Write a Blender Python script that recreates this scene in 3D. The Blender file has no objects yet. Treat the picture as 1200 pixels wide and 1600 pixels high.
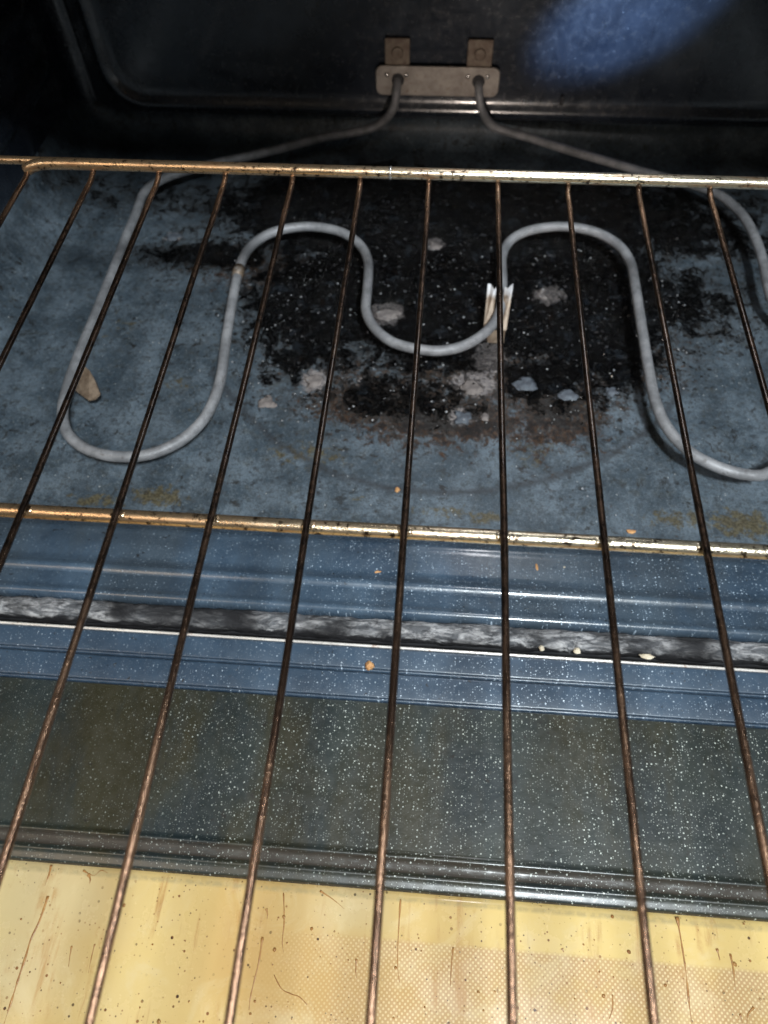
import bpy, bmesh, math, random
from mathutils import Vector, Matrix, noise
S = 0.032                     # one rod spacing of the rack = 32 mm; layout numbers below are in rod spacings
C = bpy.context.scene.collection
scene = bpy.context.scene
random.seed(7)

# ------------------------------------------------------------------ camera
def rot3(a, b, c):
    return (Matrix.Rotation(a, 3, 'Z') @ Matrix.Rotation(b, 3, 'X') @ Matrix.Rotation(c, 3, 'Z'))
FPX = 1137.23
RM = rot3(.0995, .5752, -.0297)
CAM = Vector((6.1809, -4.0771, 6.3096))
cd = bpy.data.cameras.new('camera'); cam = bpy.data.objects.new('camera', cd); C.objects.link(cam)
cam.matrix_world = Matrix.Translation(CAM * S) @ RM.to_4x4()
cd.sensor_fit = 'VERTICAL'; cd.sensor_height = 36; cd.sensor_width = 27
cd.lens = FPX / 1600 * 36
cd.clip_start = 0.01; cd.clip_end = 50
cd.dof.use_dof = True; cd.dof.focus_distance = 0.295; cd.dof.aperture_fstop = 12.0
scene.camera = cam
def ray(x, y): return RM @ Vector(((x - 600) / FPX, -(y - 800) / FPX, -1))
def onz(x, y, z):
    d = ray(x, y); return CAM + d * ((z - CAM.z) / d.z)
def ony(x, y, Y):
    d = ray(x, y); return CAM + d * ((Y - CAM.y) / d.y)
def topx(P):
    q = RM.transposed() @ (Vector(P) - CAM)
    return 600 + FPX * q.x / -q.z, 800 - FPX * q.y / -q.z
def rowY(r, z): return onz(600, r, z).y

# ------------------------------------------------------------------ world + lamps
w = bpy.data.worlds.new('World'); scene.world = w; w.use_nodes = True
bg = w.node_tree.nodes['Background']
wn = w.node_tree; tc = wn.nodes.new('ShaderNodeTexCoord'); sp = wn.nodes.new('ShaderNodeSeparateXYZ'); cr = wn.nodes.new('ShaderNodeValToRGB')
mm = wn.nodes.new('ShaderNodeMath'); mm.operation = 'MULTIPLY_ADD'; mm.inputs[1].default_value = .5; mm.inputs[2].default_value = .5
wn.links.new(tc.outputs['Generated'], sp.inputs[0]); wn.links.new(sp.outputs['Z'], mm.inputs[0]); wn.links.new(mm.outputs[0], cr.inputs[0]); wn.links.new(cr.outputs[0], bg.inputs[0])
cr.color_ramp.elements[0].position = .40; cr.color_ramp.elements[0].color = (.10, .085, .07, 1)
cr.color_ramp.elements[1].position = 1.0; cr.color_ramp.elements[1].color = (.42, .38, .33, 1)
bg.inputs[1].default_value = .26
def area(name, loc, target, size, watts, col, sy=None, spread=None):
    l = bpy.data.lights.new(name, 'AREA'); l.energy = watts; l.color = col; l.size = size * S
    l.shape = 'RECTANGLE' if sy else 'DISK'
    if sy: l.size_y = sy * S
    if spread: l.spread = spread
    o = bpy.data.objects.new(name, l); C.objects.link(o); o.location = Vector(loc) * S
    o.rotation_euler = (Vector(target) - Vector(loc)).to_track_quat('-Z', 'Y').to_euler(); return o
area('ceiling_lamp', (12.5, -12.5, 22.0), (6, 3, -5), 3.3, 15.5, (.90, .97, 1.0))
area('kitchen_window', (-12, -15, 22), (4, -2, -5), 15, 2.4, (1.0, .78, .56), 10)
area('added_rod_light', (8.2, 7.0, 7.3), (7.6, 3.0, -5), 1.2, .22, (.95, .96, 1.0), 6, math.radians(105))  # added strip light inside the cavity, for highlights along the rods
def spot(name, loc, tgt, watts, col, deg, blend, soft, roll=0, sc=(1, 1, 1)):
    l = bpy.data.lights.new(name, 'SPOT'); l.energy = watts; l.color = col; l.spot_size = math.radians(deg); l.spot_blend = blend; l.shadow_soft_size = soft * S
    o = bpy.data.objects.new(name, l); C.objects.link(o); o.location = Vector(loc) * S
    q = (Vector(tgt) - Vector(loc)).to_track_quat('-Z', 'Y').to_matrix() @ Matrix.Rotation(math.radians(roll), 3, 'Z')
    o.rotation_euler = q.to_euler(); o.scale = sc
# light thrown back by the polished glass of the open door onto the back wall
spot('door_glint_lamp', (7.6, -6.0, -2.0), (10.35, 15.2, -1.75), 60, (.36, .58, 1.0), 15, 1.0, .25, 28, (1, .50, 1))
spot('door_glow_lamp', (7.8, -6.0, -2.6), (8.0, 15.2, -3.2), 5.0, (1.0, .85, .74), 30, 1.0, .6, 0, (1, .55, 1))
scene.view_settings.view_transform = 'Standard'; scene.view_settings.look = 'None'
scene.view_settings.exposure = 0.0; scene.view_settings.gamma = 1
scene.view_settings.use_curve_mapping = False
scene.render.engine = 'CYCLES'

# ------------------------------------------------------------------ object helpers
def empty(name, loc, label, cat, group=None, rotz=0):
    o = bpy.data.objects.new(name, None); C.objects.link(o); o.location = Vector(loc) * S
    o.rotation_euler = (0, 0, rotz); o.empty_display_size = .01
    o['label'] = label; o['category'] = cat
    if group: o['group'] = group
    return o
def world_of(p):
    v = Vector((0, 0, 0))
    while p is not None: v = v + p.location; p = p.parent
    return v
def mesh(name, verts, faces, mat, parent=None, smooth=True, label=None, attrs=None, origin=None):
    off = world_of(parent)
    og = Vector(origin) * S if origin is not None else off
    me = bpy.data.meshes.new(name)
    me.from_pydata([Vector(v) * S - og for v in verts], [], faces)
    if smooth: me.polygons.foreach_set('use_smooth', [True] * len(me.polygons))
    if attrs:
        for k, vals in attrs.items():
            a = me.attributes.new(k, 'FLOAT', 'POINT'); a.data.foreach_set('value', vals)
    me.materials.append(mat); me.update()
    o = bpy.data.objects.new(name, me); C.objects.link(o)
    if parent is not None: o.parent = parent
    o.location = og - off
    if label: o['label'] = label
    return o
def tube_geo(pts, r, n=12, caps=True, rad=None):
    pts = [Vector(p) for p in pts]; V = []; F = []
    T = [(pts[min(i + 1, len(pts) - 1)] - pts[max(i - 1, 0)]).normalized() for i in range(len(pts))]
    up = Vector((0, 0, 1)) if abs(T[0].z) < .9 else Vector((1, 0, 0))
    u = (up - T[0] * up.dot(T[0])).normalized()
    for i, p in enumerate(pts):
        u = (u - T[i] * u.dot(T[i])).normalized(); v = T[i].cross(u)
        rr = rad(i) if rad else r
        for k in range(n):
            a = 2 * math.pi * k / n; V.append(p + (u * math.cos(a) + v * math.sin(a)) * rr)
    for i in range(len(pts) - 1):
        for k in range(n):
            a = i * n + k; b = i * n + (k + 1) % n; F.append((a, b, b + n, a + n))
    if caps:
        F.append(tuple(reversed(range(n)))); m = (len(pts) - 1) * n; F.append(tuple(range(m, m + n)))
    return V, F
def catmull(P, n=6):
    P = [Vector(p) for p in P]; out = []
    for i in range(len(P) - 1):
        p0 = P[max(i - 1, 0)]; p1 = P[i]; p2 = P[i + 1]; p3 = P[min(i + 2, len(P) - 1)]
        for k in range(n):
            t = k / n
            out.append(.5 * ((2 * p1) + (p2 - p0) * t + (2 * p0 - 5 * p1 + 4 * p2 - p3) * t * t + (3 * p1 - p0 - 3 * p2 + p3) * t ** 3))
    out.append(P[-1]); return out
def merge(*geos):
    V = []; F = []
    for v, f in geos:
        b = len(V); V += list(v); F += [tuple(i + b for i in q) for q in f]
    return V, F
def box_geo(a, b):
    (x0, y0, z0), (x1, y1, z1) = a, b
    V = [(x, y, z) for z in (z0, z1) for y in (y0, y1) for x in (x0, x1)]
    return V, [(0, 2, 3, 1), (4, 5, 7, 6), (0, 1, 5, 4), (2, 6, 7, 3), (0, 4, 6, 2), (1, 3, 7, 5)]
def bevel(o, wd=.02, seg=2):
    m = o.modifiers.new('b', 'BEVEL'); m.width = wd * S; m.segments = seg; m.limit_method = 'ANGLE'; return o
def solid(o, t, off=-1):
    m = o.modifiers.new('s', 'SOLIDIFY'); m.thickness = t * S; m.offset = off; return o
def lump_geo(c, r, flat=.6, seed=0, sub=2, el=(1, 1)):
    bm = bmesh.new(); bmesh.ops.create_icosphere(bm, subdivisions=sub, radius=1.0); V = []
    for v in bm.verts:
        d = 1 + .45 * noise.noise(v.co * 1.3 + Vector((seed * 3.7, 0, 0))) + .2 * noise.noise(v.co * 4 + Vector((0, seed * 2.1, 0)))
        p = v.co * d; V.append((c[0] + p.x * r * el[0], c[1] + p.y * r * el[1], c[2] + p.z * r * flat))
    F = [tuple(v.index for v in f.verts) for f in bm.faces]; bm.free(); return V, F
def rounded_poly(P, rs, seg=5):
    """2D polyline with rounded corners"""
    out = [P[0]]
    for i in range(1, len(P) - 1):
        a, b, c = Vector(P[i - 1]), Vector(P[i]), Vector(P[i + 1])
        r = rs[i] if isinstance(rs, (list, tuple)) else rs
        d1 = (a - b); d2 = (c - b); q = min(r, d1.length * .48, d2.length * .48)
        s = b + d1.normalized() * q; e = b + d2.normalized() * q
        for k in range(seg + 1):
            t = k / seg; out.append(tuple(s * (1 - t) ** 2 + b * 2 * t * (1 - t) + e * t * t))
    out.append(P[-1]); return out
def extrude_x(prof, x0, x1, nx=60, wob=0.0, seed=0.):
    V = []; F = []; n = len(prof)
    for i in range(nx + 1):
        x = x0 + (x1 - x0) * i / nx
        for (y, z) in prof:
            dz = wob * noise.noise(Vector((x * .35, y * .8, seed)))
            V.append((x, y, z + dz))
    for i in range(nx):
        for k in range(n - 1):
            a = i * n + k; F.append((a, a + 1, a + 1 + n, a + n))
    return V, F

# ------------------------------------------------------------------ material helpers
class NT:
    def __init__(s, name):
        s.m = bpy.data.materials.new(name); s.m.use_nodes = True; s.t = s.m.node_tree; s.N = s.t.nodes; s.L = s.t.links
        s.b = s.N['Principled BSDF']
        s.tc = s.N.new('ShaderNodeTexCoord')
        mp = s.N.new('ShaderNodeVectorMath'); mp.operation = 'SCALE'; mp.inputs['Scale'].default_value = 1 / S
        s.L.new(s.tc.outputs['Object'], mp.inputs[0]); s.co = mp.outputs[0]     # coordinates in rod spacings
    def stretch(s, v):
        n = s.N.new('ShaderNodeVectorMath'); n.operation = 'MULTIPLY'; s.L.new(s.co, n.inputs[0]); n.inputs[1].default_value = v; return n.outputs[0]
    def noise(s, sc, det=4, rough=.55, co=None, dist=0, out='Fac'):
        n = s.N.new('ShaderNodeTexNoise'); s.L.new(co or s.co, n.inputs['Vector']); n.inputs['Scale'].default_value = sc
        n.inputs['Detail'].default_value = det; n.inputs['Roughness'].default_value = rough; n.inputs['Distortion'].default_value = dist
        return n.outputs[out]
    def vor(s, sc, co=None, out='Distance', feat='F1'):
        n = s.N.new('ShaderNodeTexVoronoi'); n.feature = feat; s.L.new(co or s.co, n.inputs['Vector']); n.inputs['Scale'].default_value = sc
        return n
    def attr(s, name):
        n = s.N.new('ShaderNodeAttribute'); n.attribute_name = name; return n.outputs['Fac']
    def math(s, op, a, b=0.0, c=0.0, clamp=False):
        n = s.N.new('ShaderNodeMath'); n.operation = op; n.use_clamp = clamp
        for i, v in enumerate((a, b, c)):
            if hasattr(v, 'is_linked') or not isinstance(v, (int, float)): s.L.new(v, n.inputs[i])
            else: n.inputs[i].default_value = v
        return n.outputs[0]
    def step(s, v, a, b, lo=0., hi=1.):
        n = s.N.new('ShaderNodeMapRange'); n.interpolation_type = 'SMOOTHSTEP'; s.L.new(v, n.inputs['Value'])
        n.inputs['From Min'].default_value = a; n.inputs['From Max'].default_value = b
        n.inputs['To Min'].default_value = lo; n.inputs['To Max'].default_value = hi; return n.outputs['Result']
    def mix(s, f, a, b):
        n = s.N.new('ShaderNodeMix'); n.data_type = 'RGBA'
        if isinstance(f, (int, float)): n.inputs['Factor'].default_value = f
        else: s.L.new(f, n.inputs['Factor'])
        for key, v in (('A', a), ('B', b)):
            k = [i for i in n.inputs if i.name == key and i.type == 'RGBA'][0]
            if isinstance(v, tuple): k.default_value = (*v, 1)
            else: s.L.new(v, k)
        return [o for o in n.outputs if o.type == 'RGBA'][0]
    def bump(s, h, st=.3, d=.01, prev=None):
        n = s.N.new('ShaderNodeBump'); n.inputs['Strength'].default_value = st; n.inputs['Distance'].default_value = d * S
        s.L.new(h, n.inputs['Height'])
        if prev is not None: s.L.new(prev, n.inputs['Normal'])
        return n.outputs[0]
    def set(s, **k):
        for a, v in k.items():
            i = s.b.inputs[a.replace('_', ' ')]
            if isinstance(v, tuple): i.default_value = (*v, 1) if len(v) == 3 else v
            elif isinstance(v, (int, float)): i.default_value = v
            else: s.L.new(v, i)
        return s.m
def specks(n, sc, rmin, rmax, keep, flat=False):
    """small round chips: voronoi cells, only a share of them carries a dot"""
    v = n.vor(sc)
    if flat: v.voronoi_dimensions = '2D'
    sep = n.N.new('ShaderNodeSeparateColor'); n.L.new(v.outputs['Color'], sep.inputs[0])
    rad = n.step(sep.outputs[0], 1 - keep, 1.0, rmin, rmax)
    on = n.math('GREATER_THAN', sep.outputs[0], 1 - keep)
    d = n.math('LESS_THAN', v.outputs['Distance'], rad)
    return n.math('MULTIPLY', d, on)

# --- oven floor: blue-grey enamel dulled by ash, crusted black in the middle
def mat_floor():
    n = NT('floor_enamel')
    n1 = n.noise(1.1, 6, .65); n2 = n.noise(5, 5, .6, dist=.6); n3 = n.noise(22, 3, .6)
    base = n.mix(n.step(n1, .38, .64), (.040, .058, .076), (.108, .140, .172))
    base = n.mix(n.step(n2, .52, .74, 0, .5), base, (.060, .066, .056))
    base = n.mix(n.step(n3, .60, .74, 0, .35), base, (.22, .26, .29))
    fine = n.noise(34, 5, .8)
    base = n.mix(n.step(fine, .50, .62, 0, .70), base, (.022, .029, .036)); base = n.mix(n.step(fine, .32, .46, .4, 0), base, (.21, .26, .29))
    ca0 = n.attr('char'); med = n.noise(9, 7, .8); md2 = n.noise(13, 6, .8, dist=.6)
    base = n.mix(n.step(med, .48, .62, 0, .65), base, (.030, .037, .042)); base = n.mix(n.step(md2, .54, .64, 0, .55), base, (.17, .205, .235))
    blot = n.math('MULTIPLY', n.step(n.noise(4.2, 9, .80, dist=.5), .54, .59), n.step(n.math('ADD', n.noise(.8, 4), n.math('MULTIPLY', ca0, .6)), .42, .60, .22, 1)); base = n.mix(n.math('MULTIPLY', blot, .85), base, (.014, .012, .010))
    dark = n.math('MULTIPLY', n.step(n2, .57, .66), n.step(n.noise(14, 3), .50, .62))
    base = n.mix(n.math('MULTIPLY', dark, .75), base, (.018, .018, .020))
    oa = n.attr('olive'); ov = n.math('ADD', oa, n.math('MULTIPLY_ADD', n.noise(6, 5, .7), 1.5, -.75))
    base = n.mix(n.step(ov, .40, .62, 0, .85), base, n.mix(n.step(n3, .4, .6), (.045, .034, .014), (.10, .085, .045)))
    ra = n.attr('rust'); rn = n.noise(4.5, 9, .82, dist=.6)
    rv = n.math('ADD', ra, n.math('MULTIPLY_ADD', rn, 3.0, -1.5))
    amber = n.mix(n.step(n.noise(11, 6, .75), .42, .58), (.008, .006, .005), (.055, .023, .005))
    base = n.mix(n.step(rv, .30, .55, 0, .9), base, amber)
    base = n.mix(n.step(rv, .62, .80, 0, .95), base, (.005, .004, .004))
    ca = n.attr('char'); nb = n.noise(1.9, 9, .74, dist=.5); nf = n.noise(15, 5, .75)
    cv = n.math('ADD', ca, n.math('ADD', n.math('MULTIPLY_ADD', nb, 1.5, -.75), n.math('MULTIPLY_ADD', nf, .9, -.45)))
    cm = n.step(cv, .42, .60)
    # brown scorch halo and scattered black-brown spots
    hal = n.step(cv, .16, .50, 0, .72); base = n.mix(hal, base, n.mix(n.step(nf, .45, .6), (.018, .013, .010), (.055, .058, .058)))
    sp1 = specks(n, 5.5, .05, .30, .30, True); sp2 = specks(n, 13, .05, .30, .30, True)
    spm = n.math('MULTIPLY', n.math('MAXIMUM', sp1, sp2), n.step(n.math('ADD', ca, n.math('MULTIPLY', n.noise(.9, 4), .9)), .40, .75, .05, .9))
    base = n.mix(spm, base, (.010, .008, .007))
    chc = n.mix(n.step(n.noise(6, 8, .78), .52, .72), (.0022, .0022, .0025), (.028, .032, .040))
    chc = n.mix(n.step(n.noise(1.8, 7, .75), .54, .64, 0, .65), chc, (.034, .044, .057))
    chc = n.mix(n.step(n.noise(2.6, 6, .7, dist=.4), .60, .70, 0, .6), chc, (.030, .017, .010))
    base = n.mix(cm, base, chc)
    pa = n.attr('pale'); pv = n.math('ADD', pa, n.math('MULTIPLY_ADD', n.noise(7, 5, .7), 1.1, -.55))
    pm = n.step(pv, .42, .62, 0, .9)
    base = n.mix(pm, base, n.mix(n.step(n3, .4, .62), (.13, .12, .125), (.26, .235, .225)))
    ga = n.attr('ring'); base = n.mix(n.math('MULTIPLY', ga, .8), base, (.028, .03, .034))
    sk = specks(n, 14, .02, .16, .10)
    base = n.mix(n.math('MULTIPLY', sk, n.math('SUBTRACT', 1.0, cm)), base, (.5, .52, .52))
    rough = n.math('ADD', n.step(n2, .3, .7, .38, .55), n.math('MULTIPLY', cm, -.26))
    b = n.bump(n2, .25, .05)
    b2 = n.bump(n.math('MULTIPLY', cm, n.math('ADD', n.noise(5, 8, .75), n.math('MULTIPLY', nf, .5))), 1.0, .26, b)
    b2 = n.bump(fine, .25, .02, b2)
    return n.set(Base_Color=base, Roughness=rough, Specular_IOR_Level=.45, Normal=b2)
def mat_speckled(name, c0, c1, tint=None, keep=.42, rough=.22, tintamt=.8, sc=9.5, spc=(.62, .66, .64), coat=.12):
    n = NT(name)
    n1 = n.noise(.7, 5, .6); n2 = n.noise(7, 4, .6)
    base = n.mix(n.step(n1, .35, .65), c0, c1)
    if tint:
        fm = n.step(n.noise(.55, 6, .65, co=n.stretch((1, .35, 1))), .40, .62, 0, tintamt)
        base = n.mix(fm, base, tint)  # cloudy second tone; on the liner it paints in a reflection
    dk = n.math('MULTIPLY', n.step(n.noise(9, 3, .6), .66, .72), .8)
    base = n.mix(dk, base, (.012, .010, .008))
    s1 = specks(n, sc * 1.5, .04, .17, keep, True); s2 = specks(n, sc * 2.9, .06, .22, keep * .9, True)
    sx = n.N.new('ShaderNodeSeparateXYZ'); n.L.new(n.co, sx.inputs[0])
    dens = n.math('MULTIPLY', n.step(n.noise(.5, 4), .3, .6, .35, 1), n.step(sx.outputs[0], -5.5, 0.5, .35, 1))  # uneven flecks; leftward thinning puts the right-hand lamp's glitter into the colour
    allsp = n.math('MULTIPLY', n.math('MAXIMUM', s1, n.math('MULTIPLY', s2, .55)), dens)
    da = n.attr('dirt'); dm = n.step(n.math('ADD', da, n.math('MULTIPLY_ADD', n.noise(8, 5, .7, co=n.stretch((.4, 1, 1))), 1.0, -.5)), .35, .65, 0, .85)
    base = n.mix(dm, base, (.028, .020, .013))
    allsp = n.math('MULTIPLY', allsp, n.step(n.noise(5, 3), .3, .6, .35, 1)); base = n.mix(allsp, base, spc)
    rg = n.math('ADD', n.step(n2, .3, .7, rough, rough + .14), n.math('MULTIPLY', dm, .30))
    return n.set(Base_Color=base, Roughness=rg, Specular_IOR_Level=.5, Coat_Weight=n.math('MULTIPLY_ADD', dm, -.45, .5), Coat_Roughness=coat, Normal=n.bump(n.noise(30, 3), .18, .012))
def mat_wall():
    n = NT('wall_enamel')
    n1 = n.noise(.8, 5, .6); n2 = n.noise(6, 6, .65)
    base = n.mix(n.step(n1, .35, .7), (.012, .016, .024), (.026, .033, .046))
    base = n.mix(n.step(n2, .60, .72, 0, .6), base, (.045, .04, .036))
    base = n.mix(specks(n, 10, .02, .14, .2), base, (.16, .17, .18))
    st = n.step(n.noise(1.4, 6, .7, co=n.stretch((1, 1, .5)), dist=.8), .50, .72, 0, .5); base = n.mix(st, base, (.05, .058, .07))
    return n.set(Base_Color=base, Roughness=n.step(n2, .3, .7, .16, .30), Specular_IOR_Level=.6, Coat_Weight=.4, Coat_Roughness=.1, Normal=n.bump(n2, .04, .03))
def mat_rod():
    n = NT('burnt_rod_metal')
    st = n.stretch((14, 1.6, 14)); n1 = n.noise(1, 6, .7, co=st); n2 = n.noise(9, 5, .7)
    base = n.mix(n.step(n1, .36, .62), (.10, .058, .038), (.34, .205, .132))
    base = n.mix(n.step(n2, .58, .70, 0, .8), base, (.030, .018, .013))
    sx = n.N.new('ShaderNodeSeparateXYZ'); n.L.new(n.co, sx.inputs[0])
    dark_refl = n.math('MULTIPLY', n.step(sx.outputs[1], -3.2, .6), n.step(sx.outputs[1], 5.3, 6.3, 1, .3))  # dark stretch: reflection of the unlit cavity put into the base colour
    base = n.mix(n.math('MULTIPLY', dark_refl, n.step(n2, .30, .60, 1, .80)), base, (.009, .007, .006))
    rg = n.step(n1, .35, .65, .20, .34)
    return n.set(Base_Color=base, Metallic=.85, Coat_Weight=.4, Coat_Roughness=.12, Roughness=rg, Normal=n.bump(n.noise(13, 5, .75), .6, .02))
def mat_bar():
    n = NT('tarnished_brass_steel')
    st = n.stretch((1.2, 9, 9)); n1 = n.noise(1.3, 6, .7, co=st); n2 = n.noise(11, 5, .7); n3 = n.noise(.28, 3)
    sx = n.N.new('ShaderNodeSeparateXYZ'); n.L.new(n.co, sx.inputs[0])
    base = n.mix(n.step(n.math('MULTIPLY_ADD', n3, 6, sx.outputs[0]), 0, 4), (.54, .37, .22), (.56, .50, .38))
    base = n.mix(n.step(n1, .50, .66, 0, .75), base, (.30, .15, .07))
    base = n.mix(n.step(n2, .55, .63, 0, .95), base, (.03, .016, .010))
    return n.set(Base_Color=base, Metallic=.92, Roughness=n.step(n1, .35, .65, .20, .38), Normal=n.bump(n.noise(16, 5, .7), .4, .015))
def mat_element():
    n = NT('oxidised_element')
    n1 = n.noise(1.8, 7, .72); n2 = n.noise(9, 6, .75)
    base = n.mix(n.step(n1, .35, .65), (.15, .155, .165), (.28, .285, .30))
    base = n.mix(n.step(n2, .56, .68, 0, .6), base, (.07, .06, .055))
    return n.set(Base_Color=base, Metallic=.15, Roughness=.52, Specular_IOR_Level=.4, Normal=n.bump(n2, .15, .01))
def mat_simple(name, a, b, sc=4, rough=.5, metal=0., bump=.2, spots=None, spec=.5):
    n = NT(name); n1 = n.noise(sc, 5, .65); n2 = n.noise(sc * 3.2, 4, .6)
    base = n.mix(n.step(n1, .35, .65), a, b)
    if spots: base = n.mix(n.step(n2, .58, .70, 0, .8), base, spots)
    return n.set(Base_Color=base, Roughness=n.step(n2, .3, .7, rough * .85, min(1, rough * 1.2)), Metallic=metal, Specular_IOR_Level=spec, Normal=n.bump(n2, bump, .02))
def mat_clip():
    n = NT('heat_tinted_clip'); sx = n.N.new('ShaderNodeSeparateXYZ'); n.L.new(n.co, sx.inputs[0]); n1 = n.noise(5, 5, .7)
    base = n.mix(n.step(n1, .35, .65), (.10, .068, .045), (.19, .145, .105))
    tip = n.step(n.math('ADD', sx.outputs[2], n.math('MULTIPLY_ADD', n1, .3, -.15)), .10, .24)
    base = n.mix(tip, base, (.36, .37, .39))
    return n.set(Base_Color=base, Metallic=.35, Roughness=.48, Normal=n.bump(n1, .4, .03))
def mat_glass():
    n = NT('greasy_door_glass')
    n1 = n.noise(.45, 5, .6, co=n.stretch((1, .30, 1))); n2 = n.noise(1.7, 6, .65); n3 = n.noise(13, 4, .6)
    base = n.mix(n.step(n1, .36, .64), (.45, .30, .105), (.57, .425, .165))
    base = n.mix(n.step(n2, .50, .72, 0, .35), base, (.40, .27, .12))
    for at, colr, am in (('tan', (.45, .28, .11), .8), ('yel', (.62, .47, .20), .6), ('pale', (.52, .44, .27), .6)):
        av = n.math('ADD', n.attr(at), n.math('MULTIPLY_ADD', n1, .5, -.25)); base = n.mix(n.step(av, 0, 1.15, 0, am), base, colr)
    # frit of small pale dots, denser to the right
    fa = n.attr('frit')
    sep = n.N.new('ShaderNodeSeparateXYZ'); n.L.new(n.co, sep.inputs[0])
    k = 2 * math.pi / .070
    u = sep.outputs[0]; v = sep.outputs[1]
    d = n.math('MULTIPLY', n.math('SINE', n.math('MULTIPLY', u, k)), n.math('SINE', n.math('MULTIPLY', v, k)))
    dots = n.step(d, .10, .65)
    frit = n.mix(dots, (.42, .27, .125), (.60, .48, .26))
    base = n.mix(n.math('MULTIPLY', fa, n.step(n2, .25, .55, .65, 1)), base, frit)
    g1 = specks(n, 4.5, .015, .09, .35, True); g2 = specks(n, 14, .04, .16, .25, True)
    # dried runs: long faint brown streaks, wipe haze, tiny rings
    run = n.step(n.noise(3.4, 5, .62, co=n.stretch((1.6, .16, 1)), dist=.3), .54, .70, 0, .75); base = n.mix(n.math('MULTIPLY', run, n.step(n2, .40, .60)), base, (.36, .19, .06))
    hz = n.step(n.noise(1.1, 6, .7, dist=1.2), .50, .70, 0, .35); base = n.mix(hz, base, (.60, .50, .30))
    gr = n.math('MULTIPLY', n.math('MAXIMUM', g1, n.math('MULTIPLY', g2, .8)), n.step(n2, .38, .58, .1, 1))
    base = n.mix(gr, base, n.mix(n.step(n3, .45, .55), (.03, .014, .008), (.20, .085, .025)))
    ea = n.attr('edge'); base = n.mix(n.math('MULTIPLY', ea, n.step(n3, .35, .6, .35, .8)), base, (.30, .25, .13))
    return n.set(Base_Color=base, Roughness=n.step(n2, .3, .7, .16, .34), Specular_IOR_Level=.5, Coat_Weight=.6, Coat_Roughness=.06, Normal=n.bump(n3, .1, .01))
def mat_gasket():
    n = NT('woven_gasket')
    co = n.stretch((2.0, 6, 4)); n1 = n.noise(1.2, 6, .7, co=co, dist=.8); n2 = n.noise(14, 5, .7, co=n.stretch((.35, 1, 1)))
    n3 = n.noise(.30, 4, .6)
    wv = n.step(n1, .42, .64)
    base = n.mix(wv, (.12, .125, .135), (.46, .46, .47))
    base = n.mix(n.step(n2, .50, .66, 0, .7), base, (.03, .03, .033))
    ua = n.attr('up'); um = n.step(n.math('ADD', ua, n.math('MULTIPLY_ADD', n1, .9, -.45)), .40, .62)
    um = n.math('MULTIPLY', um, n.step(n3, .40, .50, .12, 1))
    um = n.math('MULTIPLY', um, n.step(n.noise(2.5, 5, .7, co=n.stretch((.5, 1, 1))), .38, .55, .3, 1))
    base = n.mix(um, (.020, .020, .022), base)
    return n.set(Base_Color=base, Roughness=.95, Specular_IOR_Level=.1, Normal=n.bump(n1, .9, .09))
M = dict(floor=mat_floor(), grain=mat_simple('glinting_grain', (.55, .58, .62), (.75, .77, .80), 6, .15, .5, .1),
         wall=mat_wall(),
         lip=mat_speckled('lip_enamel', (.034, .058, .092), (.064, .102, .150), tint=(.05, .06, .065), keep=.40, rough=.24, sc=9.5, tintamt=.5, spc=(.50, .62, .74)),
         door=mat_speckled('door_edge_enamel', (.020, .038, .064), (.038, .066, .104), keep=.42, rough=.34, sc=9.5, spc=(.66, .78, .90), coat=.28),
         liner=mat_speckled('door_liner_enamel', (.012, .019, .022), (.022, .029, .026), tint=(.026, .022, .008), keep=.50, rough=.34, sc=9.5, coat=.22, spc=(.48, .52, .48)),  # same enamel; olive tone puts its reflection of the dark room into colour
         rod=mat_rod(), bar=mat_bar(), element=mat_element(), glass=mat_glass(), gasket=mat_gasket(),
         plate=mat_simple('zinc_plate', (.30, .265, .235), (.44, .40, .36), 3, .45, .35, .15, (.22, .15, .10)),
         tab=mat_simple('stained_bracket', (.14, .10, .075), (.22, .18, .14), 4, .5, .4, .2, (.06, .04, .03)),
         screw=mat_simple('steel_screw', (.55, .53, .5), (.7, .68, .65), 8, .25, .9, .1),
         clip=mat_clip(),
         trim=mat_simple('bright_trim', (.66, .63, .60), (.80, .77, .72), 2, .28, .35, .1, (.35, .22, .16)),
         char=mat_simple('char_grit', (.008, .008, .009), (.05, .052, .058), 6, .22, 0, .6, (.09, .085, .085)),
         ash=mat_simple('ash_flake', (.10, .088, .085), (.21, .185, .175), 5, .7, 0, .6, (.10, .09, .085)),
         ashblue=mat_simple('blue_ash_flake', (.045, .052, .066), (.11, .13, .155), 5, .6, 0, .6, (.06, .06, .07)),
         crumb=mat_simple('toasted_crumb', (.42, .20, .075), (.62, .36, .16), 9, .75, 0, .7, (.25, .09, .03)),
         paleCrumb=mat_simple('pale_crumb', (.50, .42, .30), (.66, .60, .48), 9, .75, 0, .7),
         drip=mat_simple('brown_grease', (.24, .105, .028), (.36, .19, .06), 6, .3, 0, .2, (.12, .045, .015), .5),
         dark=mat_simple('dark_metal', (.01, .01, .012), (.02, .02, .022), 3, .6))

# ------------------------------------------------------------------ oven cavity
FZ = -5.0; XL, XR = -3.75, 16.2; YB = 15.5; YF = 2.75; ZT = 7.5
oven = empty('oven', (6.2, YB, FZ), 'dark enamelled oven cavity with sooty blue grey floor, seen through its open front', 'oven')

def seg_dist(p, a, b):
    ax, ay = a; bx, by = b; dx, dy = bx - ax, by - ay
    t = max(0, min(1, ((p[0] - ax) * dx + (p[1] - ay) * dy) / (dx * dx + dy * dy)))
    return math.hypot(p[0] - ax - t * dx, p[1] - ay - t * dy)
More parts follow.
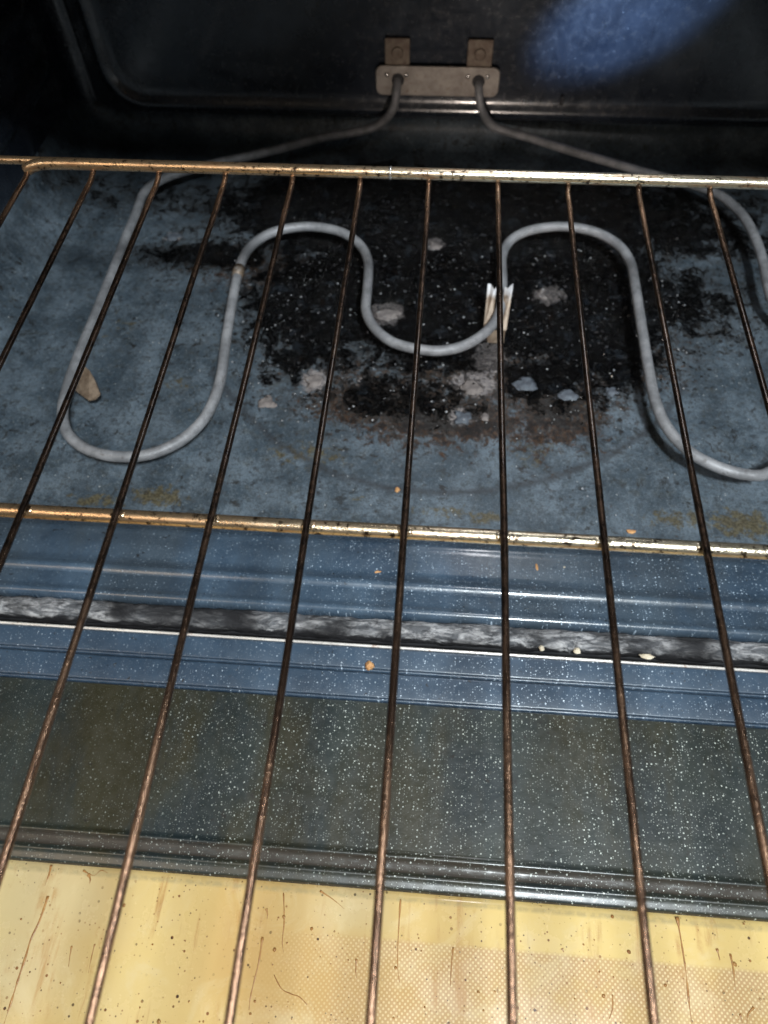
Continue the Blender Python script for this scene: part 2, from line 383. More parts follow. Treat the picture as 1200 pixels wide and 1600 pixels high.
# stains measured where they lie on the floor: (x, y, rx, ry, strength), turned into floor coordinates once
def blobs(L):
    out = []
    for x, y, rx, ry, s in L:
        c = onz(x, y, FZ); ex = (onz(x + rx, y, FZ) - c).length; ey = (onz(x, y + ry, FZ) - c).length
        out.append((c.x, c.y, ex, ey, s))
    return out
CH = blobs([(600, 335, 200, 62, 1.0), (700, 440, 190, 90, 1.05), (880, 450, 130, 110, 1.0), (510, 470, 100, 80, .85), (700, 545, 150, 45, .62),
            (940, 540, 80, 65, .75), (330, 400, 95, 20, .66), (1050, 470, 110, 60, .52), (620, 620, 150, 40, .50), (460, 560, 60, 45, .5),
            (760, 325, 300, 45, .95), (440, 335, 120, 40, .45), (850, 590, 90, 45, .6), (600, 320, 520, 30, .45), (1000, 360, 220, 40, .6)])
RU = blobs([(690, 655, 120, 28, .85), (600, 630, 90, 34, .8), (870, 645, 60, 40, .8), (780, 600, 160, 50, .55), (540, 590, 80, 40, .4), (400, 420, 90, 30, .5), (1000, 560, 80, 50, .4), (835, 665, 35, 45, .55), (640, 690, 90, 20, .4), (570, 600, 50, 30, .45)])
OL = blobs([(250, 775, 45, 16, .62), (150, 782, 40, 12, .55), (275, 600, 35, 22, .40), (1160, 820, 60, 24, .62), (1060, 812, 55, 16, .55), (560, 782, 18, 10, .5),
            (480, 710, 80, 25, .45), (700, 800, 60, 12, .5), (760, 810, 30, 12, .55), (830, 700, 60, 40, .40), (190, 510, 40, 30, .36), (900, 640, 40, 40, .4), (300, 640, 40, 30, .3)])
PA = blobs([(605, 490, 24, 16, .85), (492, 595, 20, 16, .8), (740, 600, 34, 20, .75), (857, 462, 26, 14, .7), (680, 383, 15, 10, .7), (720, 652, 24, 16, .6),
            (765, 560, 26, 30, .7), (270, 370, 16, 8, .6), (560, 595, 40, 20, .4), (940, 525, 30, 24, .35), (650, 600, 60, 20, .35), (980, 480, 40, 60, .3)])
def field(B, x, y):
    v = 0
    for cx, cy, ex, ey, s in B:
        dx = (x - cx) / ex; dy = (y - cy) / ey; q = dx * dx + dy * dy
        if q < 14: v = max(v, s * math.exp(-q * .55) * 1.15)
    return min(v, 1.15)
ringpx = [(300, 540), (360, 620), (430, 690), (520, 740), (600, 762), (680, 770), (760, 768), (860, 748), (960, 708), (1030, 660), (1070, 600)]
ring = [onz(x, y, FZ).to_2d() for x, y in ringpx]
NX, NY = 330, 215
V = []; A = {k: [] for k in ('char', 'rust', 'olive', 'pale', 'ring')}
for j in range(NY + 1):
    y = YF + (YB - YF) * j / NY
    for i in range(NX + 1):
        x = XL + (XR - XL) * i / NX
        c = field(CH, x, y); z = FZ
        for d, r in ((x - XL, 1.25), (XR - x, 1.25), (YB - y, .6)):
            if d < r: z += r - math.sqrt(max(0, r * r - (r - d) ** 2))
        if c > .25:
            z += (c - .25) * (.10 * abs(noise.noise(Vector((x * 2.2, y * 2.2, 1)))) + .06 * max(0, noise.noise(Vector((x * 8, y * 8, 5)))))
        z += .02 * noise.noise(Vector((x * .3, y * .3, 9)))
        V.append((x, y, z)); A['char'].append(c); A['rust'].append(field(RU, x, y)); A['olive'].append(field(OL, x, y)); A['pale'].append(field(PA, x, y))
        dd = 9
        if 1.5 < x < 11.5 and 2.7 < y < 8: dd = min(seg_dist((x, y), ring[q], ring[q + 1]) for q in range(len(ring) - 1))
        A['ring'].append(max(0, 1 - dd / .11))
F = [(j * (NX + 1) + i, j * (NX + 1) + i + 1, (j + 1) * (NX + 1) + i + 1, (j + 1) * (NX + 1) + i) for j in range(NY) for i in range(NX)]
solid(mesh('cavity_floor', V, F, M['floor'], oven, attrs=A), .08)

# side walls with pressed rack guides
def side_wall(sign, X):
    zs = []; z = FZ
    while z < ZT: zs.append(z); z += .06
    zs.append(ZT)
    guides = (-2.65, -1.3, .75, 2.1, 4.0, 5.3)
    def bulge(z):
        b = 0
        for g in guides:
            d = abs(z - g)
            if d < .28: b = max(b, .17 * math.cos(d / .28 * math.pi / 2) ** .8)
        return b
    path = [(1.0 + i * (YB - .5 - 1.0) / 40, 0.0) for i in range(41)]
    for k in range(1, 7):
        a = k / 6 * math.pi / 2; path.append((YB - .5 + .5 * math.sin(a), .5 - .5 * math.cos(a)))
    V = []; F = []; n = len(zs)
    for (y, ins) in path:
        fade = max(0, min(1, (YB - .9 - y) / .6, (y - 1.4) / .6))
        for z in zs: V.append((X + sign * (ins + bulge(z) * fade), y, z))
    for i in range(len(path) - 1):
        for k in range(n - 1):
            a = i * n + k; q = (a, a + n, a + n + 1, a + 1); F.append(q if sign > 0 else q[::-1])
    solid(mesh('side_wall', V, F, M['wall'], oven), .08, -1)
side_wall(1, XL); side_wall(-1, XR)

# back wall with its raised rounded panel
def round_rect(x0, x1, z0, z1, r, seg=8):
    P = []
    for cx, cz, a0 in ((x1 - r, z0 + r, -90), (x1 - r, z1 - r, 0), (x0 + r, z1 - r, 90), (x0 + r, z0 + r, 180)):
        for k in range(seg + 1):
            a = math.radians(a0 + 90 * k / seg); P.append((cx + r * math.cos(a), cz + r * math.sin(a)))
    return P
V, F = box_geo((XL + .4, YB, FZ + .3), (XR - .4, YB + .15, ZT))
bw = mesh('back_wall', V, F, M['wall'], oven, smooth=False)
loops = []
for ins, dep in ((0, 0), (.01, .12), (.05, .22), (.11, .29), (.19, .33), (.27, .33), (.35, .29), (.42, .25), (.52, .22), (.70, .21)):
    loops.append([(x, YB - .002 - dep, z) for x, z in round_rect(-2.98 + ins, 15.45 - ins, -4.30 + ins, 6.1 - ins, 1.15 - ins * .7)])
V = [p for l in loops for p in l]; n = len(loops[0]); F = []
for i in range(len(loops) - 1):
    for k in range(n):
        a = i * n + k; b = i * n + (k + 1) % n; F.append((a, b, b + n, a + n))
F.append(tuple(range((len(loops) - 1) * n, len(loops) * n)))
bp = mesh('raised_panel', V, F, M['wall'], bw)
# small seam notch on the lower bead
pn = ony(878, 158, YB - .32)
V, F = box_geo((pn.x - .035, YB - .36, pn.z - .1), (pn.x + .035, YB - .20, pn.z + .12))
mesh('panel_seam', V, F, M['dark'], bw, smooth=False)

V, F = box_geo((XL, 1.0, ZT), (XR, YB + .15, ZT + .2)); mesh('cavity_roof', V, F, M['wall'], oven, smooth=False)
# front opening: side posts and header
for x0, x1 in ((XL - 2.2, XL), (XR, XR + 2.2)):
    V, F = box_geo((x0, .95, FZ - .6), (x1, 1.5, ZT + 1.4)); bevel(mesh('front_post', V, F, M['wall'], oven, smooth=False), .08)
V, F = box_geo((XL, .95, ZT + .2), (XR, 1.5, ZT + 1.4)); bevel(mesh('front_header', V, F, M['wall'], oven, smooth=False), .08)
# sill: floor rises in beads to the front frame
def P(r, z): return (rowY(r, z), z)
prof = [(YF + .02, FZ - .02), P(847, -4.97), P(851, -4.88), P(860, -4.90), P(898, -4.86), P(906, -4.80), P(912, -4.70), P(918, -4.73), P(923, -4.77), P(929, -4.74), P(947, -4.69), P(954, -4.62), P(959, -4.68), P(964, -4.80), P(972, -4.95), P(985, -5.1)]
pr = rounded_poly([Vector(q) for q in prof], .06, 4)
V, F = extrude_x([tuple(q) for q in pr], XL, XR, 90, .012, 3.3)
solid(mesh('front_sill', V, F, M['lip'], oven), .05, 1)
# gasket rope in front of the sill
gc = onz(600, 985, -4.80); gy, gz = gc.y, -4.80
NG = 520; n = 16; V = []; F = []; up = []
for i in range(NG + 1):
    x = XL + (XR - XL) * i / NG
    for k in range(n):
        a = 2 * math.pi * k / n
        rr = .185 + .03 * noise.noise(Vector((x * 2.2, math.cos(a) * 1.5, math.sin(a) * 1.5))) + .024 * noise.noise(Vector((x * 7, math.cos(a) * 4, math.sin(a) * 4)))
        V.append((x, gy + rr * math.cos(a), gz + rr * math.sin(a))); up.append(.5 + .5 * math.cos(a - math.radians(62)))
for i in range(NG):
    for k in range(n):
        a = i * n + k; b = i * n + (k + 1) % n; F.append((a, b, b + n, a + n))
mesh('door_gasket', V, F, M['gasket'], oven, attrs={'up': up}, label='frayed grey woven rope gasket along the sill')
V, F = box_geo((XL, rowY(1012, -4.75) - 0.05, -5.75), (XR, YF, -5.25)); mesh('sill_base', V, F, M['dark'], oven, smooth=False)

# ------------------------------------------------------------------ open door
Y0 = rowY(1012, -4.74)
DXL, DXR = XL - 1.2, XR + 1.2
V, F = box_geo((DXL, -15.4, -6.3), (DXR, Y0, -5.905)); door = bevel(mesh('door', V, F, M['dark'], oven, smooth=False, label='opened door lying flat with speckled liner and yellowed glass'), .05)
prof = [(Y0 + .03, -5.6), (Y0 + .03, -4.80), P(1014.5, -4.745), P(1046, -4.78), P(1047.5, -4.92), P(1051.5, -4.92), P(1053, -4.79), P(1091, -4.83), P(1092.5, -5.02), P(1097.2, -5.02), P(1098.6, -4.885)]
pr = rounded_poly([Vector(q) for q in prof], .025, 4)
V, F = extrude_x([tuple(q) for q in pr], DXL, DXR, 60, .01, 1.1); F = [f[::-1] for f in F]
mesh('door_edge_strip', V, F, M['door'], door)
V, F = tube_geo([(DXL + (DXR - DXL) * i / 60, Y0 + .02, -4.755) for i in range(61)], .024, 8)
mesh('edge_trim', V, F, M['trim'], door)
prof = [P(1098.6, -4.886), P(1150, -4.90), P(1330, -4.97), P(1337, -4.93), P(1345, -5.0), P(1360, -5.02), P(1367, -4.965), P(1374, -5.0), P(1389, -5.03), P(1391.5, -5.12)]
pr = rounded_poly([Vector(q) for q in prof], .07, 6)
V, F = extrude_x([tuple(q) for q in pr], DXL + 3.2, DXR - 3.2, 60, .01, 2.2); F = [f[::-1] for f in F]
r1, r2, r3 = rowY(1339, -5), rowY(1362, -5), rowY(1388, -5.04)
dirt = [(.62 if r2 < v[1] < r1 else .75 if v[1] < r3 else .15 if v[1] < r2 else -.3) for v in V]
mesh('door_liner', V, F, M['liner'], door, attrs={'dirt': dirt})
yl1 = rowY(1098, -4.886)
for x0, x1 in ((DXL, DXL + 3.2), (DXR - 3.2, DXR)):
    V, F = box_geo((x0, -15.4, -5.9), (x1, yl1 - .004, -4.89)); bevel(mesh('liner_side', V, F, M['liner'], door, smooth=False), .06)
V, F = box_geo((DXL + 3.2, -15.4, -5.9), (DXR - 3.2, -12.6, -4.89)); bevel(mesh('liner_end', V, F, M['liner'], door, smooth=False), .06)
# glass pane with rolled edge
GT = -5.10; gy0 = rowY(1390, GT) + .01
fy = rowY(1467, GT)
V = []; F = []; fr = []; ed = []; tn = {'yel': [], 'tan': [], 'pale': []}
def gb(L): return [(onz(x, y, GT).x, onz(x, y, GT).y, rx * .0102, ry * .0102, s_) for x, y, rx, ry, s_ in L]
GY = gb([(240, 1470, 50, 110, 1.0), (760, 1440, 220, 40, .7), (1100, 1480, 200, 40, .5), (210, 1590, 120, 40, .7), (900, 1500, 60, 40, .5)])
GTAN = gb([(400, 1500, 120, 120, .8), (560, 1570, 90, 50, .9), (440, 1410, 160, 25, .6), (1150, 1570, 140, 50, .4), (660, 1560, 60, 60, .4)])
GP = gb([(70, 1400, 90, 60, 1.0), (40, 1500, 70, 60, .9), (540, 1420, 60, 30, .8), (120, 1560, 90, 50, .4)])
ys = [gy0, gy0 - .03, gy0 - .06, gy0 - .09, gy0 - .12, gy0 - .16] + [gy0 - .16 - (i + 1) * .06 for i in range(22)] + [gy0 - 1.6 - i * .5 for i in range(22)]
NXG = 150
for j, y in enumerate(ys):
    for i in range(NXG + 1):
        x = DXL + 3.2 + (DXR - DXL - 6.4) * i / NXG
        z = GT - .05 * max(0, 1 - (gy0 - y) / .12) ** 2 + .004 * noise.noise(Vector((x * .6, y * .6, 3)))
        V.append((x, y, z))
        fr.append(max(0, min(1, (fy - y) / .03)) * max(0, min(1, (x - 4.2) / 2.2)))
        ed.append(max(0, min(1, 1 - abs((gy0 - y) - .11) / .05)))
        for q, B in (('yel', GY), ('tan', GTAN), ('pale', GP)): tn[q].append(field(B, x, y))
for j in range(len(ys) - 1):
    for i in range(NXG):
        a = j * (NXG + 1) + i; F.append((a, a + NXG + 1, a + NXG + 2, a + 1))
GV, GF, GA = V, F, {'frit': fr, 'edge': ed, **tn}
# grease drips dried on the glass
drips = [([(75, 1400), (62, 1438), (48, 1468), (40, 1495), (30, 1525), (16, 1570), (6, 1600)], 5),
         ([(80, 1352), (76, 1368), (70, 1384)], 4), ([(112, 1478), (109, 1495), (107, 1510)], 3), ([(138, 1366), (141, 1374), (140, 1380)], 5), ([(130, 1360), (146, 1368), (158, 1360), (168, 1364)], 2),
         ([(148, 1475), (143, 1495), (138, 1520)], 2.5), ([(410, 1464), (405, 1500), (397, 1533), (391, 1560), (389, 1578)], 3.5),
         ([(443, 1395), (444, 1440), (441, 1470), (443, 1488)], 2.5), ([(428, 1523), (440, 1545), (455, 1553), (468, 1558), (480, 1570)], 2.2), ([(557, 1498), (556, 1515), (557, 1528)], 3.5),
         ([(416, 1420), (418, 1428), (417, 1436)], 4), ([(626, 1405), (623, 1450), (621, 1500), (624, 1535)], 3), ([(708, 1480), (705, 1515), (704, 1540)], 2.8),
         ([(1058, 1433), (1066, 1480), (1072, 1520), (1076, 1560), (1081, 1600)], 4), ([(1141, 1490), (1146, 1515), (1149, 1548)], 4), ([(1120, 1482), (1125, 1500)], 3), ([(957, 1554), (957, 1575), (952, 1592)], 3.5),
         ([(1178, 1574), (1169, 1585), (1167, 1600)], 3.5), ([(1156, 1584), (1161, 1600)], 3), ([(878, 1482), (881, 1488)], 4), ([(500, 1392), (520, 1405), (538, 1420)], 1.8)]
DV = []; DF = []; rnd0 = random.Random(5)
for pts, wpx in drips:
    path = catmull([onz(x, y, GT + .003) for x, y in pts], 5); m = len(path)
    rr = wpx * .0100 * .34
    V, F = tube_geo(path, rr, 8, rad=lambda i: rr * (1.9 if i < 2 else 1.25 if i < 4 else 1.0) * max(.25, .8 + .9 * noise.noise(path[i] * 7)) * (1 if i < m - 4 else .5))
    V = [Vector((v.x, v.y, GT + .003 + (v.z - GT - .003) * .35)) for v in V]
    b = len(DV); DV += V; DF += [tuple(i + b for i in f) for f in F]
for k in range(70):                                             # dried splashes
    c = onz(rnd0.uniform(0, 1200), rnd0.uniform(1405, 1600), GT); r_ = rnd0.choice((.006, .008, .011, .014, .024)) * rnd0.uniform(.7, 1.2)
    V, F = tube_geo([(c.x, c.y, GT - .002), (c.x, c.y, GT + .008)], r_, 9); V = [Vector((v.x + .3 * r_ * noise.noise(v * 30), v.y * 1.0 + .35 * r_ * noise.noise(v * 37), v.z)) for v in V]
    b = len(DV); DV += V; DF += [tuple(i + b for i in f) for f in F]
nb = len(GV); nf = len(GF)
for a in GA: GA[a] += [0.0] * len(DV)
glass = mesh('door_glass', GV + DV, GF + [tuple(i + nb for i in f) for f in DF], M['glass'], door, attrs=GA, label='yellowed door glass with dotted frit, brown drips and splashes')
glass.data.materials.append(M['drip']); glass.data.polygons.foreach_set('material_index', [0] * nf + [1] * len(DF))

# ------------------------------------------------------------------ heating element
EZ = -4.38
elem = empty('heating_element', (6.0, YB - .1, EZ), 'pale grey looped bake element bolted to the back wall above the oven floor', 'heating element')
left = [(225, 302), (212, 335), (195, 375), (178, 420), (150, 490), (125, 550), (107, 600), (98, 640), (103, 672), (125, 696), (160, 710), (200, 714), (240, 708), (280, 690),
        (310, 665), (330, 635), (345, 590), (355, 520), (367, 450), (379, 405), (400, 378), (433, 361), (480, 354), (528, 361), (560, 380), (575, 408), (574, 450), (572, 485),
        (585, 512), (612, 534), (650, 545), (690, 548), (730, 538), (765, 513), (782, 482), (785, 440), (785, 400), (800, 374), (832, 359), (880, 354), (928, 362), (965, 382), (985, 410),
        (993, 450), (1004, 520), (1014, 580), (1025, 630), (1045, 672), (1080, 708), (1130, 733), (1180, 743)]
path = [Vector((4.94, YB - .05, -3.2)), Vector((4.94, YB - .35, -3.22)), ony(620, 140, YB - .62), ony(615, 168, YB - .72), onz(598, 190, -4.15), onz(570, 203, -4.3)]
path += [onz(x, y, EZ) for x, y in ((500, 216), (420, 237), (350, 252), (290, 267), (250, 282))]
core = [onz(x, y, EZ) for x, y in left]
path += core
right = [Vector((12.4, 4.15, EZ)), Vector((13.0, 4.55, EZ)), Vector((13.45, 5.2, EZ)), Vector((13.6, 6.2, EZ)), Vector((13.55, 8, EZ))]
right += [onz(x, y, EZ) for x, y in ((1205, 465), (1190, 400), (1172, 355), (1150, 325), (1115, 300), (1060, 283), (1000, 267), (900, 238), (830, 216))]
right += [onz(785, 203, -4.3), onz(765, 192, -4.12), ony(752, 168, YB - .72), ony(748, 140, YB - .62), Vector((6.98, YB - .35, -3.22)), Vector((6.98, YB - .05, -3.2))]
path += right
sm = catmull(path, 6)
V, F = tube_geo(sm, .106, 14); mesh('element_tube', V, F, M['element'], elem)
# mounting plate, two tabs, screws and sleeves
pc = (5.96, YB - .345, -3.23)
rr = round_rect(4.39, 7.50, -3.59, -2.88, .17, 5)
def slab(loop, y0, y1, name, mat, parent, bv=.02):
    n = len(loop); V = [(x, y0, z) for x, z in loop] + [(x, y1, z) for x, z in loop]
    F = [tuple(range(n)), tuple(reversed(range(n, 2 * n)))] + [((k + 1) % n, k, k + n, (k + 1) % n + n) for k in range(n)]
    return bevel(mesh(name, V, F, mat, parent, smooth=False), bv)
plate = slab(rr, YB - .42, YB - .34, 'mounting_plate', M['plate'], elem)
for tx in (4.93, 6.96):
    tb = slab(round_rect(tx - .31, tx + .31, -2.94, -2.28, .03, 2), YB - .335, YB - .255, 'fixing_tab', M['tab'], elem)
    V, F = tube_geo([(tx, YB - .33, -2.6), (tx, YB - .40, -2.6)], .14, 18); bevel(mesh('tab_screw', V, F, M['tab'], tb, smooth=False), .02)
    V, F = tube_geo([(tx + .02, YB - .44, -3.2), (tx + .02, YB - .30, -3.2)], .16, 18); mesh('tube_hole', V, F, M['dark'], plate, smooth=False)
    for dx in (-.26, .23):
        bm = bmesh.new(); bmesh.ops.create_uvsphere(bm, u_segments=12, v_segments=8, radius=.055)
        V = [(v.co.x + tx + dx, v.co.y * .6 + YB - .43, v.co.z - 3.08) for v in bm.verts]; F = [tuple(v.index for v in f.verts) for f in bm.faces]; bm.free()
        mesh('rivet', V, F, M['screw'], plate)
# collar on the tube
i0 = min(range(len(sm)), key=lambda i: (sm[i] - onz(374, 428, EZ)).length)
V, F = tube_geo([sm[i0 - 1], sm[i0], sm[i0 + 1]], .128, 14, rad=lambda i: (.118, .135, .118)[i]); mesh('tube_collar', V, F, M['clip'], elem)
# support clips: sheet saddles standing on the floor and gripping the tube
def clip(px, py, width, flare, ang, tall, label):
    c = onz(px, py, EZ); root = c
    def tr(p):
        x, y, z = p; ca, sa = math.cos(ang), math.sin(ang)
        return (c.x + x * ca - y * sa, c.y + x * sa + y * ca, z)
    V = []; F = []
    t = .028
    for s in (-1, 1):
        rows = [(-.02, .12), (.20, .16), (.36, .145), (.62, .13), (.80, .16), (.80 + tall, .16 + flare)]
        for (h, off) in rows:
            for yy in (-width / 2, width / 2):
                V.append(tr((s * off, yy * (1 + .25 * h), FZ + h))); V.append(tr((s * (off + t), yy * (1 + .25 * h), FZ + h)))
        b = len(V) - len(rows) * 4
        for i in range(len(rows) - 1):
            a = b + i * 4
            F += [(a, a + 2, a + 6, a + 4), (a + 1, a + 5, a + 7, a + 3), (a, a + 4, a + 5, a + 1), (a + 2, a + 3, a + 7, a + 6)]
        F += [(b, b + 1, b + 3, b + 2), (b + (len(rows) - 1) * 4, b + (len(rows) - 1) * 4 + 2, b + (len(rows) - 1) * 4 + 3, b + (len(rows) - 1) * 4 + 1)]
    V2, F2 = box_geo((-.12, -width / 2, 0), (.12, width / 2, .028)); V2 = [tr((x, y, z + FZ + .012)) for x, y, z in V2]
    V, F = merge((V, F), (V2, F2))
    o = mesh('support_clip', V, F, M['clip'], elem, smooth=False, label=label); bevel(o, .008, 1)
def plate_geo(P, th=.03):
    P = [Vector(p) for p in P]; nrm = (P[1] - P[0]).cross(P[2] - P[0]).normalized() * th; n = len(P)
    V = P + [p + nrm for p in P]
    return V, [tuple(range(n)), tuple(reversed(range(n, 2 * n)))] + [((k + 1) % n, k, k + n, (k + 1) % n + n) for k in range(n)]
def tri(px): return [onz(x, y, z) for x, y, z in px]
g1 = plate_geo(tri([(755, 516, -4.72), (768, 516, -4.72), (776, 448, -4.10), (772, 452, -4.13), (767, 444, -4.08), (762, 443, -4.07)]))
g2 = plate_geo(tri([(783, 517, -4.72), (791, 517, -4.72), (802, 443, -4.07), (797, 447, -4.09), (793, 451, -4.12), (788, 447, -4.10)]))
g3 = plate_geo(tri([(758, 516, -4.73), (790, 516, -4.73), (787, 536, -4.98), (762, 536, -4.98)]))
V, F = merge(g1, g2, g3); bevel(mesh('support_clip', V, F, M['clip'], elem, smooth=False, label='shiny two pronged clip on the middle loop'), .006, 1)
g1 = plate_geo(tri([(112, 606, -4.56), (140, 627, -4.64), (150, 625, -4.62), (158, 617, -4.58), (150, 596, -4.44), (141, 580, -4.32), (130, 570, -4.28)]))
V, F = g1; bevel(mesh('support_clip', V, F, M['clip'], elem, smooth=False, label='tan clip on the left loop'), .006, 1)

# ------------------------------------------------------------------ rack
rack = empty('oven_rack', (6.2, -1, 0), 'tarnished wire oven rack pulled partly out over the open door', 'oven rack')
midY = onz(600, 829.5, -.11).y
bk = onz(600, 273, .10); bY = bk.y
RXL, RXR = -2.9, 15.3
def rodpath(k):
    P = [(k + .004 * noise.noise(Vector((k, 0, 0))), -7.2, 0)]
    for y in (-6, -4, -2, 0, 2, 4, 4.9): P.append((k + .012 * noise.noise(Vector((k * 3.1, y, 0))), y, .006 * noise.noise(Vector((k, y, 4)))))
    P += [(k, 5.25, .0), (k, bY - .22, -.005), (k, bY - .08, .02), (k, bY, .05)]
    return catmull(P, 5)
for k in range(-2, 15):
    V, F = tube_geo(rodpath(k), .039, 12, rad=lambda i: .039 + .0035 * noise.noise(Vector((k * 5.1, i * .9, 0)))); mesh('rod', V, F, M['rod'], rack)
def barpath(pts): return catmull(pts, 6)
V, F = tube_geo([(RXL + (RXR - RXL) * i / 80, midY + .004 * noise.noise(Vector((i * .2, 0, 0))), -.112) for i in range(81)], .078, 16)
gs = [(V, F)]
for k in range(-2, 15):
    for sx in (-1, 1):
        gs.append(lump_geo((k + sx * .045, midY - .01, -.055), .040 + .012 * noise.noise(Vector((k, sx, 3))), .7, seed=k + sx * .3, sub=2, el=(1, 1.3)))
V, F = merge(*gs); mesh('cross_bar', V, F, M['bar'], rack)
rail = [(-.02, bY - .03, .03), (.05, bY - .02, .07), (.22, bY, .11), (.5, bY, .125)] + [(x, bY, .13) for x in range(1, 12)] + [(11.9, bY, .125), (12.2, bY, .11), (12.38, bY - .02, .07), (12.44, bY - .03, .03)]
V, F = tube_geo(barpath(rail), .085, 16); mesh('back_rail', V, F, M['bar'], rack)
r = .9; fp = []
for cx, cy, a0 in ((RXR - r, bY + .13 - r, 0), (RXL + r, bY + .13 - r, 90), (RXL + r, -7.3 + r, 180), (RXR - r, -7.3 + r, 270)):
    for q in range(9):
        a = math.radians(a0 + 90 * q / 8); fp.append(Vector((cx + r * math.cos(a), cy + r * math.sin(a), .08 if cy > 0 else -.03)))
fp.append(fp[0]); V, F = tube_geo(fp, .06, 12, caps=False); mesh('outer_frame', V, F, M['bar'], rack)
# joining band in the middle of the rail
jb = onz(610, 271, .13)
V, F = tube_geo([(jb.x - .02, bY, .13), (jb.x + .02, bY, .13)], .094, 16); mesh('rail_joint', V, F, M['screw'], rack)

# ------------------------------------------------------------------ crumbs, flakes, grit
def thing_lump(name, px, py, z, r, mat, label, cat, flat=.6, el=(1, 1), group=None):
    c = onz(px, py, z); V, F = lump_geo((c.x, c.y, z + r * flat * .6), r, flat, seed=px * .13 + py, sub=3, el=el)
    if cat == 'ash flake':            # ragged outline
        V = [Vector((c.x + (v[0] - c.x) * q, c.y + (v[1] - c.y) * q, v[2])) for v in V for q in (1 + .45 * noise.noise(Vector((math.atan2(v[1] - c.y, v[0] - c.x) * 1.1, px * .3, 0))) + .22 * noise.noise(Vector((math.atan2(v[1] - c.y, v[0] - c.x) * 4, py * .3, 7))),)]
    o = mesh(name, V, F, M[mat], None, label=label, origin=(c.x, c.y, z)); o['category'] = cat
    if group: o['group'] = group
    return o
G = 'crumbs lying on the enamel'
thing_lump('crumb', 588, 897, -4.86, .075, 'crumb', 'rusty orange crumb on the blue sill just in front of the rack cross bar', 'crumb', .5, (1.3, .8), G)
thing_lump('crumb', 578, 1041, -4.79, .075, 'crumb', 'golden tan crumb on the speckled door edge in front of the bright trim line', 'crumb', .8, (1, 1), G)
thing_lump('crumb', 838, 888, -4.87, .05, 'crumb', 'small upright orange crumb on the blue sill right of centre', 'crumb', .6, (.6, 1.5), G)
thing_lump('crumb', 621, 766, -4.99, .045, 'crumb', 'tiny orange crumb on the oven floor behind the cross bar', 'crumb', .5, (1, 1.3), G)
thing_lump('crumb', 881, 888, -4.87, .035, 'paleCrumb', 'tiny pale crumb on the blue sill just right of the small upright orange one', 'crumb', .6, (1, 1), G)
thing_lump('crumb', 986, 831, -4.99, .05, 'crumb', 'flat reddish crumb at the front edge of the oven floor on the right', 'crumb', .3, (1.6, .9), G)
thing_lump('crumb', 846, 1014, -4.72, .045, 'paleCrumb', 'pale round crumb on the gasket, left one of the pair', 'crumb', .7, (1, 1), G)
thing_lump('crumb', 901, 1018, -4.72, .05, 'paleCrumb', 'pale round crumb on the gasket, right one of the pair', 'crumb', .7, (1.1, 1), G)
thing_lump('crumb', 1010, 1026, -4.72, .06, 'paleCrumb', 'long cream crumb lying on the gasket at the right', 'crumb', .5, (2.0, .7), G)
thing_lump('crumb', 565, 174, -4.85, .07, 'crumb', 'brown crumb at the foot of the back wall left of the bracket', 'crumb', .6, (1.4, .9), G)
G = 'ash flakes stuck to the oven floor'
thing_lump('ash_flake', 417, 629, FZ + .0, .16, 'ash', 'beige ash flake alone on the blue enamel left of the char', 'ash flake', .07, (1, 1.1), G)
thing_lump('ash_flake', 605, 492, FZ + .02, .22, 'ash', 'large grey ash flake inside the middle loop of the element', 'ash flake', .07, (1.1, .9), G)
thing_lump('ash_flake', 492, 596, FZ + .01, .17, 'ash', 'grey ash flake at the left border of the black crust', 'ash flake', .08, (1, 1), G)
thing_lump('ash_flake', 738, 607, FZ + .02, .20, 'ash', 'pinkish grey ash flake below the middle loop', 'ash flake', .07, (1.2, .9), G)
thing_lump('ash_flake', 857, 461, FZ + .03, .22, 'ash', 'dull grey ash flake under the right arch of the element', 'ash flake', .06, (1.2, .8), G)
thing_lump('ash_flake', 681, 384, FZ + .03, .14, 'ash', 'small brown grey ash flake farthest back between the two arches', 'ash flake', .08, (1, 1), G)
thing_lump('ash_flake', 820, 601, FZ + .02, .19, 'ashblue', 'blue grey ash flake right of the two pronged clip', 'ash flake', .08, (1.2, 1), G)
thing_lump('ash_flake', 888, 618, FZ + .02, .16, 'ashblue', 'glinting bluish ash flake at the lower right of the crust', 'ash flake', .11, (1.2, 1), G)
thing_lump('ash_flake', 724, 652, FZ + .01, .17, 'ashblue', 'round greenish grey ash flake among the rusty stains', 'ash flake', .06, (1, 1), G)
thing_lump('ash_flake', 758, 651, FZ + .01, .10, 'ash', 'small pink ash flake beside the rusty stains', 'ash flake', .11, (.8, 1.2), G)
thing_lump('ash_flake', 955, 612, FZ + .01, .12, 'ashblue', 'bright bluish ash flake left of the right loop', 'ash flake', .11, (1, 1), G)
thing_lump('ash_flake', 270, 370, FZ + .0, .16, 'ashblue', 'faint oval ash flake on the far left of the floor', 'ash flake', .06, (1.2, .9), G)
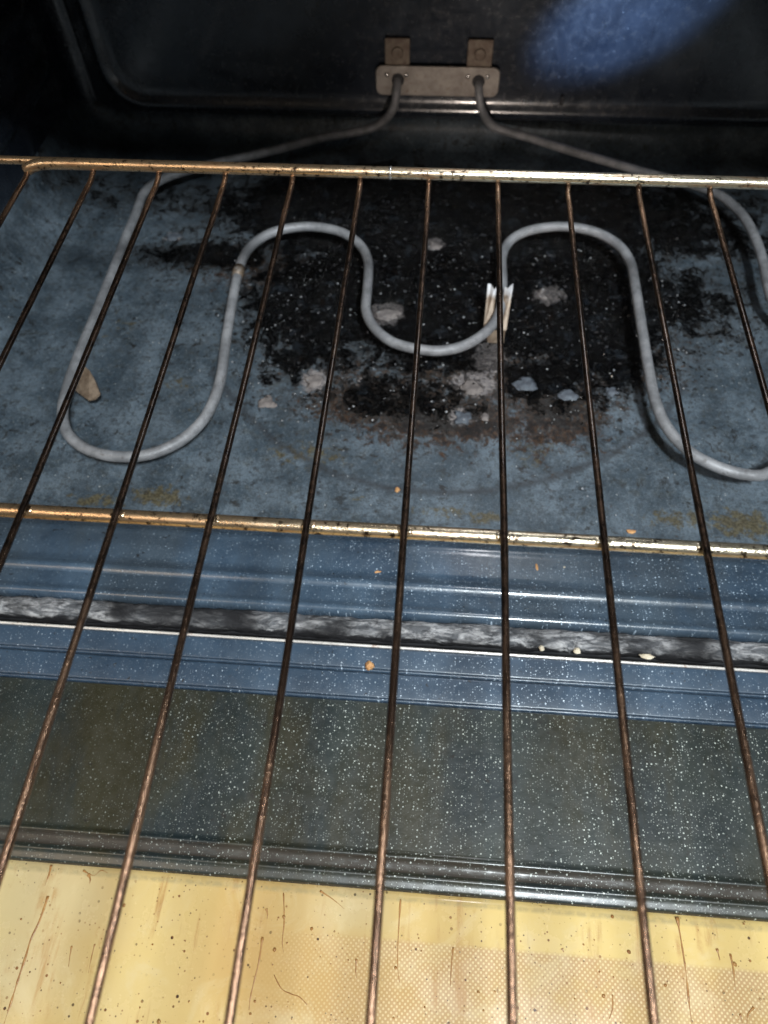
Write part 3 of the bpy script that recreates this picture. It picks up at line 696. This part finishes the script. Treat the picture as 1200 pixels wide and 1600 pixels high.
# loose grit: shiny char grains over the burnt patch
rnd = random.Random(11); VV = []; FF = []; cnt = 0
while cnt < 1500:
    x = rnd.uniform(1, 12); y = rnd.uniform(3.4, 13)
    c = field(CH, x, y)
    if rnd.random() > c * c * .9 + .008: continue
    r = rnd.choice((.008, .010, .012, .016, .022, .04)) * rnd.uniform(.7, 1.2)
    bm_v = [(1, 0, 0), (-1, 0, 0), (0, 1, 0), (0, -1, 0), (0, 0, 1), (0, 0, -1)]
    b = len(VV)
    for v in bm_v: VV.append((x + v[0] * r * rnd.uniform(.6, 1.3), y + v[1] * r * rnd.uniform(.6, 1.3), FZ + .03 + r * .4 + v[2] * r * .6))
    for f in ((0, 2, 4), (2, 1, 4), (1, 3, 4), (3, 0, 4), (2, 0, 5), (1, 2, 5), (3, 1, 5), (0, 3, 5)): FF.append(tuple(i + b for i in f))
    cnt += 1
WV = []; WF = []
for k in range(330):  # pale grains added to stand in for wet glints on the char
    while True:
        x = rnd.uniform(1, 12); y = rnd.uniform(3.2, 11)
        if rnd.random() < field(CH, x, y) * .8 + .05: break
    r = rnd.choice((.010, .012, .016, .020, .026)); b = len(WV)
    for v in ((1, 0, 0), (-1, 0, 0), (0, 1, 0), (0, -1, 0), (0, 0, 1), (0, 0, -1)): WV.append((x + v[0] * r * rnd.uniform(.7, 1.3), y + v[1] * r * rnd.uniform(.7, 1.3), FZ + .05 + v[2] * r * .7))
    for f in ((0, 2, 4), (2, 1, 4), (1, 3, 4), (3, 0, 4), (2, 0, 5), (1, 2, 5), (3, 1, 5), (0, 3, 5)): WF.append(tuple(i + b for i in f))
g2 = mesh('glint_grains', WV, WF, M['grain'], None, smooth=False, origin=(6, 8, FZ)); g2['kind'] = 'stuff'; g2['label'] = 'tiny pale grains standing in for glints on the burnt oven floor'; g2['category'] = 'grit'
g = mesh('char_grit', VV, FF, M['char'], None, smooth=False, origin=(6, 8, FZ)); g['kind'] = 'stuff'; g['label'] = 'shiny black char grit scattered over the burnt middle of the oven floor'; g['category'] = 'char'
